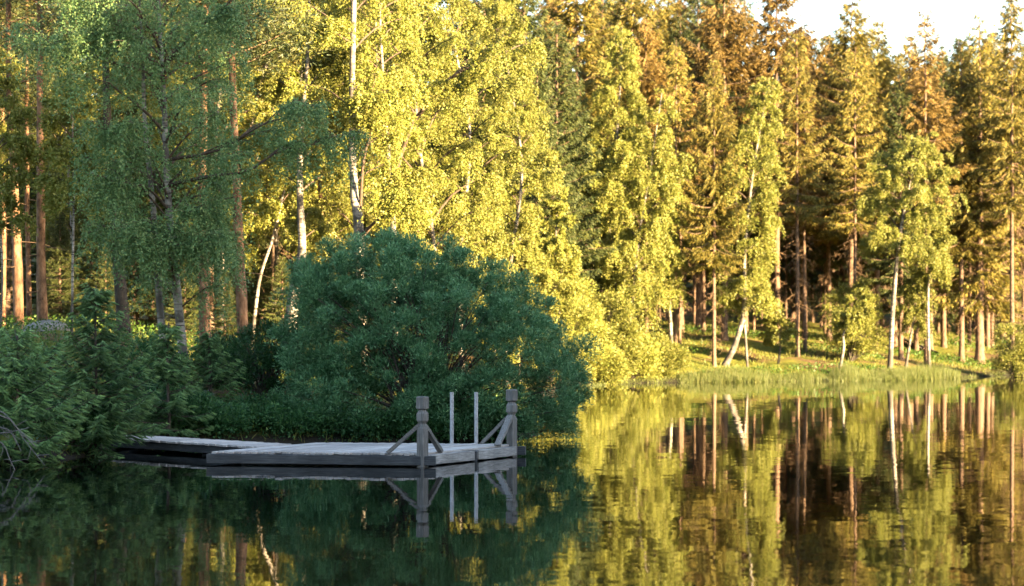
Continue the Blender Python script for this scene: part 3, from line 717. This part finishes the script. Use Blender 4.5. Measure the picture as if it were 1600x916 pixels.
birch_px('tall white birch trunk with forked limbs rising behind the willow', 62, [(566, 540), (560, 355), (553, 300), (550, 150), (553, 0), (556, -120)], 58.5, 20, 2.7, 0.34, 46, 62000, front=0.10, skew=(0, 0.45), leaf=(0.066, 0.048), top=15.5,
    extra=[([(556, 215, 0), (575, 160, -0.3), (590, 110, -0.5)], 0.07), ([(563, 330, 0), (568, 250, -0.4), (585, 190, -0.6), (598, 140, -0.8)], 0.05), ([(562, 370, 0), (595, 340, -0.5), (636, 318, -0.9)], 0.05), ([(552, 70, 0), (530, 55, -0.4), (515, 45, -0.6)], 0.04)])
birch_px('slim white birch trunk right beside the tall forked one', 63, [(618, 540), (614, 350), (610, 280), (603, 190), (596, 80), (592, -20)], 60.5, 11, 2.2, 0.40, 34, 42000, front=0.10, skew=(0, 0.45), leaf=(0.066, 0.048), top=13.0,
    extra=[([(612, 300, 0), (640, 200, -0.3), (682, 148, -0.6), (702, 122, -0.8), (748, 98, -1.0), (795, 80, -1.3)], 0.065), ([(614, 330, 0), (628, 300, -0.3), (640, 260, -0.5)], 0.03)])
birch_px('leaning birch with speckled bark left of the willow', 64, [(452, 540), (458, 480), (472, 400), (468, 290), (472, 190), (482, 60)], 61.0, 20, 2.6, 0.36, 42, 54000, front=0.10, skew=(0, 0.45), leaf=(0.066, 0.048), top=14.5,
    stems=[([(440, 540), (452, 470), (466, 400), (468, 320)], 0.09)])
birch_px('thin birch stem slanting up through the yellow leaves', 65, [(392, 500), (405, 440), (427, 370), (445, 290), (462, 180), (475, 90)], 66.0, 6, 1.9, 0.35, 26, 36000, top=11.0)
BG = 'sunlit birches of the left wood'
bl = [('yellow sunlit birch filling the gap behind the reddish pine', 345, 67.0, 2.6, 13.5, 0.16), ('yellow sunlit birch beyond the speckled leaning birch', 420, 71.0, 2.8, 15.0, 0.2), ('bright birch crown just right of the slim white trunk', 668, 65.5, 2.9, 14.5, 0.18),
      ('broad bright birch crown above the right end of the willow', 722, 69.0, 2.3, 15.5, 0.16), ('bright birch crown at the right edge of the left wood', 790, 76.0, 1.7, 14.5, 0.30), ('yellow-leaved birch far left behind the orange pines', 110, 68.0, 2.2, 13.0, 0.42),
      ('sunlit birch behind the shaded two-stemmed birch', 235, 72.0, 2.5, 13.5, 0.25), ('sunlit birch sapling behind the tall forked birch', 570, 70.0, 2.8, 15.0, 0.15), ('sunlit birch beyond the thin slanting stem', 500, 76.0, 2.8, 16.0, 0.15), ('green-gold birch over the far left pines', -45, 62.0, 2.8, 13.0, 0.5)]
BL = []
for i, (lab, px, d, R, top, t0) in enumerate(bl):
    x = (px - 800) / F * d; b = np.array([x, d, gz(x, d) - 0.05]); r = np.random.default_rng(200 + i)
    tr = [b + np.array([0, 0, 0])] + [b + np.array([r.normal(0, 0.12) * k, r.normal(0, 0.1) * k, top * k / 4]) for k in range(1, 5)]
    if i >= 5:
        q = BL[i - 5]; dup(q, b, 2.2 + i, top / bl[i - 5][4], lab, BG); continue
    BL.append(make_birch(lab, 300 + i, b, tr, 0.085, R, t0, 46, 80000, group=BG, leaf=(0.062, 0.046)))

# lit saplings and bushes on the far side of the bay
def sap(label, seed, px, pytop, d, rpx, nleaf, t0=0.08, w=0.06, lean=0.0, limbs=34, leafmat='birch', **kw):
    x = (px - 800) / F * d; z0 = gz(x, d) - 0.05; zt = HC - (pytop - YH) * d / F
    r = np.random.default_rng(seed)
    tr = [(x, d, z0)] + [(x + lean * k / 4 + r.normal(0, 0.08), d + r.normal(0, 0.08), z0 + (zt - z0) * k / 4) for k in range(1, 5)]
    return make_birch(label, seed, tr[0], tr, w, rpx * d / F, t0, limbs, int(nleaf * 1.4), leaf=(0.085, 0.056), leafmat=leafmat, droop=0.6, **kw)
sap('bright young birch rising just right of the willow top', 401, 812, 255, 80.0, 58, 30000)
sap('rounded young birch over the lit waterside bushes', 402, 876, 285, 84.0, 52, 30000)
sap('sunlit young birch between the willow and the far spruces', 403, 770, 300, 76.0, 55, 26000)
sap('thin leafy birch sapling in front of the orange pine trunks', 404, 112, 95, 54.0, 70, 14000, t0=0.45, w=0.035, limbs=26)
sap('slight leafy sapling hanging before the dark-edged pine', 405, 0, 60, 55.0, 75, 14000, t0=0.35, w=0.03, limbs=26)
def lit_bush(label, seed, px, pytop, d, rpx, nleaf, **kw):
    return sh(label, seed, px, pytop, d, rpx * d / F, int(nleaf * 1.35), 'bush', leaf=(0.10, 0.042), clump=0.42, group='sunlit waterside bushes', **kw)
lit_bush('tall sunlit willow bush emerging behind the shaded willow', 411, 880, 415, 87.5, 62, 26000, nclump=150)
lit_bush('sunlit willow bush at the water edge under the far birch', 412, 945, 470, 90.5, 52, 24000, nclump=130)
lit_bush('low sunlit bush at the tip of the waterside thicket', 413, 1020, 528, 92.8, 42, 15000, nclump=90)
lit_bush('sunlit bush tucked in beside the willow at the bay', 414, 930, 545, 89.0, 40, 14000, nclump=90)
lit_bush('sunlit bush in the middle of the waterside thicket', 415, 985, 530, 91.6, 38, 13000, nclump=80)
lit_bush('sunlit bush high behind the young birches', 416, 850, 390, 84.0, 60, 20000, nclump=120)
sap('small round-headed birch sapling between the curved birch and the crooked sapling', 417, 1216, 492, 97.6, 34, 8000, t0=0.3, limbs=18)
lit_bush('small leafy bush below the yellow birch on the far slope', 418, 1330, 440, 100.5, 44, 13000, nclump=90)
lit_bush('leafy bush at the right foot of the far slope', 419, 1590, 500, 101.0, 34, 9000, nclump=60)

# ------------------------------------------------------------------ birches of the far shore
FK = dict(leaf=(0.080, 0.052), droop=0.95)
def fbirch(label, seed, pts, d, wpx, rpx, t0, limbs, nleaf, stems=(), **kw):
    k = dict(FK); k.update(kw)
    return birch_px(label, seed, pts, d, wpx, rpx * d / F, t0, int(limbs * 1.2), int(nleaf * 1.5), stems=stems, **k)
fbirch('tallest far-shore birch with a white trunk and narrow golden crown', 501, [(942, 540), (947, 440), (955, 320), (963, 220), (970, 120), (972, 42)], 95.0, 10, 82, 0.16, 50, 58000, shape=lambda u: min(1, 0.55 + 1.2 * u) * (1 - u) ** 0.62)
fbirch('golden birch with a bent white stem just right of the tallest one', 502, [(975, 570), (980, 530), (990, 450), (998, 370), (1015, 270), (1035, 140)], 94.2, 9, 80, 0.25, 46, 54000, shape=lambda u: min(1, 0.6 + 1.1 * u) * (1 - u) ** 0.5)
fbirch('curved birch leaning from the reeds with a slim golden crown', 503, [(1133, 578), (1150, 535), (1163, 480), (1163, 400), (1175, 280), (1190, 190), (1202, 122)], 96.5, 11, 70, 0.30, 46, 50000, shape=lambda u: min(1, 0.6 + 1.1 * u) * (1 - u) ** 0.5, stems=[([(1168, 565), (1163, 500), (1152, 380), (1150, 260)], 0.06)])
fbirch('straight white birch with a yellow crown on the right slope', 504, [(1390, 570), (1395, 490), (1402, 400), (1416, 310), (1428, 260), (1436, 218)], 97.5, 9, 76, 0.36, 42, 48000, shape=lambda u: min(1, 0.7 + u) * (1 - u) ** 0.45)
fbirch('crooked pale sapling bending over the reeds', 505, [(1310, 578), (1318, 545), (1318, 522), (1330, 500), (1350, 455)], 95.8, 6, 40, 0.62, 14, 9000)
fbirch('small birch leaning out right of the yellow-crowned birch', 506, [(1452, 560), (1450, 470), (1455, 400), (1462, 340)], 99.0, 6, 45, 0.45, 18, 16000)
fbirch('bushy golden birch behind the bent white stem', 507, [(1050, 560), (1046, 470), (1042, 380), (1040, 260)], 97.0, 7, 48, 0.35, 26, 24000)
fbirch('leaning birch sapling by the fallen log', 508, [(1415, 560), (1424, 520), (1432, 470), (1436, 420)], 100.0, 5, 40, 0.4, 16, 12000)

# ------------------------------------------------------------------ spruces: six builds, then copies
PROTO = {}
def proto(key, seed, **kw): PROTO[key] = (seed, kw)
SPK = dict(expo=0.72, step=0.64, tuft=(0.18, 0.042), dens=1.45, spread=0.26, nbr=(6, 9))
BUILD = {
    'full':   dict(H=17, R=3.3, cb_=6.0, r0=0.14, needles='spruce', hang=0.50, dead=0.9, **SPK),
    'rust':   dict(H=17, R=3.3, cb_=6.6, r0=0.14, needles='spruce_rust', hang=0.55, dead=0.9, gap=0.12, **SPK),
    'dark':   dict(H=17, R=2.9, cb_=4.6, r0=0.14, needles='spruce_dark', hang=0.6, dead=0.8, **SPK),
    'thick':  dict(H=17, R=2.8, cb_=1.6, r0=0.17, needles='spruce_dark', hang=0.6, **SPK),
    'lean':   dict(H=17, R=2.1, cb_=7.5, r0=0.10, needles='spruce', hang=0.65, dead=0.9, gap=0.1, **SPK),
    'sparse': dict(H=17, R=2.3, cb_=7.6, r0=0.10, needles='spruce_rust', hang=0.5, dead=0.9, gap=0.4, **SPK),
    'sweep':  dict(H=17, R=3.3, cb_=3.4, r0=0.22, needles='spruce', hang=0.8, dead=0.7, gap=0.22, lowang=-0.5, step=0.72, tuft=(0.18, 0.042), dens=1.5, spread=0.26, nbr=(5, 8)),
}
def spruce(kind, loc, H, label, group, rz=None, wide=1.0):
    rng_ = np.random.default_rng(int(abs(loc[0] * 977 + loc[1] * 131)) % 99991)
    rz = rng_.uniform(0, 6.28) if rz is None else rz
    kw = dict(BUILD[kind]); s = H / kw['H']
    if kind not in PROTO:
        PROTO[kind] = make_spruce(label, sum(map(ord, kind)), loc, group=group, rz=rz, **kw); PROTO[kind].scale = (s * wide, s * wide, s); return PROTO[kind]
    return dup(PROTO[kind], loc, rz, (s * wide, s * wide, s), label, group)
LM = [(30, 'the orange pines'), (150, 'the bright-tipped young spruce'), (255, 'the shaded two-stemmed birch'), (318, 'the reddish pine'), (372, 'the leaning brown pine'), (465, 'the speckled birch'), (555, 'the tall forked birch'), (640, 'the slim white birch'), (735, 'the willow'), (812, 'the young birches'),
      (880, 'the waterside bushes'), (955, 'the tallest far birch'), (1030, 'the bent white birch'), (1116, 'the green hanging spruce'), (1175, 'the curved birch'), (1250, 'the round-headed sapling'), (1310, 'the crooked sapling'), (1395, 'the yellow-crowned birch'), (1460, 'the fallen log'), (1530, 'the sweeping-boughed spruce'), (1600, 'the right-hand bushes')]
ADJ = {'full': 'full green-gold', 'rust': 'rusty-needled', 'dark': 'dark green', 'thick': 'low-boughed dark', 'lean': 'slender', 'sparse': 'sparse thin', 'sweep': 'sweeping'}
def near(x, y):
    px = 800 + x / y * F; q = sorted(LM, key=lambda q: abs(q[0] - px)); return '%s towards %s' % (q[0][1], q[1][1])
FG = 'sunlit spruces of the far shore'
def fspruce(kind, label, px, pybase, pytop, d=None, wide=1.0):
    if d is None: b = ground_at(px, pybase)
    else: x = (px - 800) / F * d; b = np.array([x, d, gz(x, d)])
    H = HC - (pytop - YH) * b[1] / F - b[2]
    return spruce(kind, (b[0], b[1], b[2] - 0.08), H, label, FG, wide=wide)
fspruce('sweep', 'big spruce on the right shore with long sweeping boughs and shaded foot', 1530, 568, 18)
fspruce('rust', 'tall rusty-orange spruce left of the open sky', 1215, 0, -45, 106.0, 1.05)
fspruce('rust', 'brownish spruce between the curved birch and the yellow-crowned birch', 1296, 532, 55)
fspruce('full', 'tall green-gold spruce whose tip splits the open sky', 1328, 0, -12, 108.0)
fspruce('full', 'pointed spruce right of the one splitting the sky', 1370, 0, 32, 110.0)
fspruce('sparse', 'thin sparse spruce with a bare pinkish stem against the sky', 1448, 0, 8, 104.0)
fspruce('dark', 'dark green spruce behind the yellow-crowned birch', 1408, 0, 120, 104.0)
fspruce('full', 'spruce close behind the sweeping-boughed one', 1502, 0, 62, 108.0)
fspruce('lean', 'slender spruce beside the right frame of the far shore', 1582, 0, -18, 106.0)
fspruce('dark', 'dark spruce filling the notch of sky', 1475, 0, 85, 114.0)
fspruce('full', 'spruce with hanging green boughs behind the curved birch', 1116, 574, 92, wide=0.8)
fspruce('rust', 'orange-stemmed spruce reaching out of view above the birches', 1132, 0, -60, 104.5)
fspruce('full', 'golden spruce directly behind the tallest far birch', 985, 0, -60, 104.0)
fspruce('full', 'golden spruce with layered boughs left of the tallest far birch', 900, 0, -70, 98.0, 1.1)
fspruce('thick', 'tall low-boughed spruce over the top of the last left birch', 822, 0, -90, 93.0, 1.1)
fspruce('dark', 'dark spruce in the gap right of the left birches', 868, 0, 30, 90.0, 1.1)
fspruce('thick', 'low-boughed dark spruce right beside the last left birch', 838, 0, 70, 86.0, 1.1)
fspruce('thick', 'low-boughed dark spruce left of the tallest far birch', 905, 0, 130, 95.0, 1.0)
fspruce('dark', 'dark spruce between the tall far birch and the orange-stemmed spruce', 1065, 0, 20, 108.0)
fspruce('lean', 'slim spruce behind the bent white birch', 1055, 553, 60)
fspruce('lean', 'thin straight spruce behind the curved birch crown', 1246, 558, 40)
fspruce('sparse', 'bare-stemmed spruce with dead twigs left of the brownish spruce', 1258, 548, 90)
fspruce('lean', 'straight spruce stem close left of the yellow-crowned birch', 1335, 556, 70)
fspruce('lean', 'straight dark-footed spruce right of the yellow-crowned birch', 1408, 560, 110)
fspruce('rust', 'stout spruce trunk standing above the fallen log', 1455, 550, 130)
fspruce('lean', 'slim spruce between the log and the sweeping-boughed spruce', 1514, 540, 90)
fspruce('lean', 'slim spruce right of the sweeping-boughed one', 1550, 545, 40)
fspruce('full', 'bushy spruce at the right end of the far shore', 1600, 560, 100)
fspruce('dark', 'dark spruce rising between the tallest far birch and its golden neighbour', 940, 0, -70, 107.0)
fspruce('full', 'golden spruce crown over the bent white birch', 1022, 0, -55, 109.0)
fspruce('dark', 'dark-needled spruce left of the orange-stemmed spruce', 1092, 0, -35, 111.0)
fspruce('dark', 'dark spruce right of the orange-stemmed spruce', 1165, 0, -8, 111.0)
fspruce('rust', 'rusty spruce filling the gap right of the tall rusty-orange one', 1258, 0, 42, 112.0)
fspruce('dark', 'deep green spruce behind the brownish spruce', 1290, 0, 52, 116.0)
fspruce('full', 'spruce under the notch of open sky', 1398, 0, 84, 113.0)
fspruce('rust', 'short rusty spruce below the thin sparse one', 1432, 0, 92, 111.0)
# deep wood behind
rng = np.random.default_rng(8)
TG = 'slender spruces deep in the far wood'
stems_px = [(1030, 520), (1062, 545), (1085, 508), (1100, 520), (1178, 520), (1190, 510), (1228, 515), (1270, 505), (1283, 512), (1310, 515), (1322, 500), (1350, 505), (1362, 515), (1376, 508), (1425, 520), (1433, 515), (1442, 512), (1466, 520), (1478, 510), (1497, 515), (1505, 530), (1522, 512), (1565, 520), (1580, 525), (1010, 535), (960, 520), (925, 515)]
for px, py in stems_px:
    b = ground_at(px, py); k = ['lean', 'sparse', 'lean', 'rust'][rng.integers(4)]
    spruce(k, (b[0], b[1], b[2] - 0.08), rng.uniform(12.5, 15.5), '%s bare-stemmed spruce behind %s' % (ADJ[k], near(b[0], b[1])), TG, wide=0.8)
WG = 'dense spruces closing the wood behind the far shore'
def bspruce(xx, yy, pytop, kinds, text, grp, wide=1.0):
    z = gz(xx, yy) - 0.1; k = kinds[rng.integers(len(kinds))]
    spruce(k, (xx, yy, z), max(8.0, HC - (pytop - YH) * yy / F - z), text % (ADJ[k], near(xx, yy)), grp, wide=wide)
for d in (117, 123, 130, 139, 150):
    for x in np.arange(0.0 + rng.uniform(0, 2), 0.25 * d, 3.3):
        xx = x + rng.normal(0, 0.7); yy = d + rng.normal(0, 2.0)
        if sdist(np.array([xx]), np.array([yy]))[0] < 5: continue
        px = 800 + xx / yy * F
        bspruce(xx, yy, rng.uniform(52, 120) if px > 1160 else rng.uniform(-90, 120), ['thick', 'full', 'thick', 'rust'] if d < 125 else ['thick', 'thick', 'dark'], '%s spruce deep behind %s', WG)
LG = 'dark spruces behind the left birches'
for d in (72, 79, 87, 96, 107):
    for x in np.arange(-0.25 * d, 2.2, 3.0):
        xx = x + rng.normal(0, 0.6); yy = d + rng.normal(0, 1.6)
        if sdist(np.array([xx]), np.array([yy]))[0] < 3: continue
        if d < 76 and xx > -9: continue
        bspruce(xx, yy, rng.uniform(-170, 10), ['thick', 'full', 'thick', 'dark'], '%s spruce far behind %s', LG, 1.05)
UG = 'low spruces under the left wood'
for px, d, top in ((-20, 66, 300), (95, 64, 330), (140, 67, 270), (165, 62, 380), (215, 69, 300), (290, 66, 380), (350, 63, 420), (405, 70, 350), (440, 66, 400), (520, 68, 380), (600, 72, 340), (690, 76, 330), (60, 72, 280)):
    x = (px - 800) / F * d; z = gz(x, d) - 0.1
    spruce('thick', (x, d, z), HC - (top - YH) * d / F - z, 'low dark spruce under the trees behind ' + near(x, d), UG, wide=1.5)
# wood east of the view: along the far shore and on the headland that shades the near bank
EG = 'spruces on the shore right of the view'
for _ in range(18):
    xx, yy = rng.uniform(26, 46), rng.uniform(106, 128)
    if sdist(np.array([xx]), np.array([yy]))[0] < 1.0: continue
    spruce(['full', 'lean', 'dark'][rng.integers(3)], (xx, yy, gz(xx, yy) - 0.1), rng.uniform(12, 16), 'spruce on the shore beyond the right edge of the far slope', EG)
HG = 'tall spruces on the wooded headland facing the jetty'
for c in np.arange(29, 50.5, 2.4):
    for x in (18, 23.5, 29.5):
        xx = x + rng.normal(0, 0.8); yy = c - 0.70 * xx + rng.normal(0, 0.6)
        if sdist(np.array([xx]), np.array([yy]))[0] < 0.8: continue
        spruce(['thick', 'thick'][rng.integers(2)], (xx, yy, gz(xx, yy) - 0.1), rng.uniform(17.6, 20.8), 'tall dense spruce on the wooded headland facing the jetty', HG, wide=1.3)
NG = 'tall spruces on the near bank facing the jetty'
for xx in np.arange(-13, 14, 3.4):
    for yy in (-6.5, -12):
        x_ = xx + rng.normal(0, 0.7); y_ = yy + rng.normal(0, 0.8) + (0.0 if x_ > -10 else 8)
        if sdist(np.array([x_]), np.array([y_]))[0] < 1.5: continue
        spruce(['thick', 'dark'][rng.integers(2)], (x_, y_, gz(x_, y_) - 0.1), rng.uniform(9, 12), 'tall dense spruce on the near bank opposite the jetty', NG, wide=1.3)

# ------------------------------------------------------------------ fallen log, reeds, grass, ground cover
p0 = ground_at(1388, 523); p1 = ground_at(1462, 556); p0[2] += 0.05; p1[2] += 0.06
mbl = MB(); pts = spline([p0, (p0 + p1) / 2 + np.array([0, 0, 0.0]), p1], 12); o0 = p0.copy()
tube(mbl, pts - o0, np.linspace(0.09, 0.16, 12), 9, rng, 0.06)
lg = thing('fallen_log', 'dark fallen log lying down the far slope towards the reeds', 'log', o0)
link('trunk', mbl.mesh('log_trunk', M['bark_dark'], True), lg)
mbl = MB()
for _ in range(9):
    q = lerp_pts(pts, np.array([rng.uniform(0, 0.8)]))[0] - o0; e = q + np.array([rng.normal(0, 0.25), rng.normal(0, 0.25), rng.uniform(0.1, 0.4)])
    tube(mbl, [q, (q + e) / 2, e], [0.02, 0.014, 0.006], 4)
link('branch_stubs', mbl.mesh('branch_stubs', M['dead'], True), lg)

def blades(mb_, x, y, z, h, w, rng, lean=0.25):
    n = len(x); d = unit(np.stack([rng.normal(0, lean, n), rng.normal(0, lean, n), np.ones(n)], -1))
    rhombs(mb_, np.stack([x, y, z], -1), d, h, w, rng)

rng = np.random.default_rng(99)
def along(px0, px1, n, in0, in1):
    """points on the far bank, given by photo columns; in0/in1 metres inland from the waterline"""
    out = []
    px = rng.uniform(px0, px1, n); off = rng.uniform(in0, in1, n)
    cols = np.linspace(px0, px1, 40); dw = []
    for c in cols:
        d = np.linspace(80, 115, 700); D = sdist((c - 800) / F * d, d); k = np.where(D > 0)[0]; dw.append(d[k[0]] if len(k) else 100)
    d = np.interp(px, cols, dw) + off; x = (px - 800) / F * d
    return x, d, terrain(x, d)
mr = MB()
dens = lambda x: 0.5 + 0.5 * np.sin(x * 1.7 + 2 * np.sin(x * 0.6))
for a, b, n, i0, i1, h0, h1 in ((1062, 1200, 12000, -0.7, 1.3, 0.35, 0.8), (1200, 1300, 6500, -0.3, 1.2, 0.2, 0.55), (1296, 1500, 20000, -0.8, 1.6, 0.35, 0.95), (1500, 1600, 900, -0.1, 0.8, 0.15, 0.35), (900, 1062, 1600, -0.1, 0.8, 0.2, 0.45)):
    x, y, z = along(a, b, n, i0, i1); keep = rng.random(n) < 0.35 + 0.65 * dens(x); x, y, z = x[keep], y[keep], z[keep]
    blades(mr, x, y, np.maximum(z, -0.05), rng.uniform(h0, h1, len(x)) ** 1.2 * (0.26 + 0.40 * dens(x * 1.3 + 4)), 0.016, rng, 0.22)
rd = link('reeds', mr.mesh('reeds', M['reed']), kind='stuff'); tag(rd, 'pale green reeds fringing the far shore', 'reeds')
mg = MB(); mbb = MB()
n = 30000; px = rng.uniform(1000, 1640, n); x, y, z = along(1000, 1640, n, 0.6, 24)
f = np.sin(x * 0.9 + 1.7 * np.sin(y * 0.5)) + np.sin(y * 1.1 + x * 0.35); k = f > -0.05
blades(mg, x[k], y[k], z[k] - 0.02, rng.uniform(0.08, 0.26, k.sum()), 0.028, rng, 0.5)
n = 26000; x, y, z = along(1000, 1640, n, 0.8, 22); f = np.sin(x * 0.63 + 2.1 * np.sin(y * 0.41 + 1)) + np.cos(y * 0.8 - x * 0.5); k = f > 0.25
m_ = k.sum(); hh = rng.uniform(0, 0.34, m_) * (0.4 + 0.6 * np.clip(f[k] - 0.25, 0, 1))
rhombs(mbb, np.stack([x[k], y[k], z[k] + hh], -1), unit(rng.normal(0, 1, (m_, 3)) + np.array([0, 0, 0.3])), 0.09 * rng.uniform(0.7, 1.3, m_), 0.065, rng, up=(0, 0, 1.0))
# left bank
n = 16000; x = rng.uniform(-16, 1.5, n); y = rng.uniform(36, 62, n); D = sdist(x, y); k = (D > 0.05) & (D < 14); x, y = x[k], y[k]; z = terrain(x, y)
blades(mg, x, y, z - 0.02, rng.uniform(0.08, 0.3, len(x)), 0.016, rng, 0.5)
n = 30000; x = rng.uniform(-16, 1.5, n); y = rng.uniform(36, 66, n); D = sdist(x, y); k = (D > 0.1) & (D < 20); x, y = x[k], y[k]; z = terrain(x, y)
rhombs(mbb, np.stack([x, y, z + rng.uniform(0, 0.35, len(x))], -1), unit(rng.normal(0, 1, (len(x), 3)) + np.array([0, 0, 0.3])), 0.075 * rng.uniform(0.7, 1.3, len(x)), 0.05, rng, up=(0, 0, 1.0))
gr = link('grass', mg.mesh('grass', M['grass']), kind='stuff'); tag(gr, 'short grass growing on the banks under the trees', 'grass')
be = link('bilberry_cover', mbb.mesh('bilberry_cover', M['berry']), kind='stuff'); tag(be, 'low bilberry undergrowth spread over the forest floor', 'undergrowth')
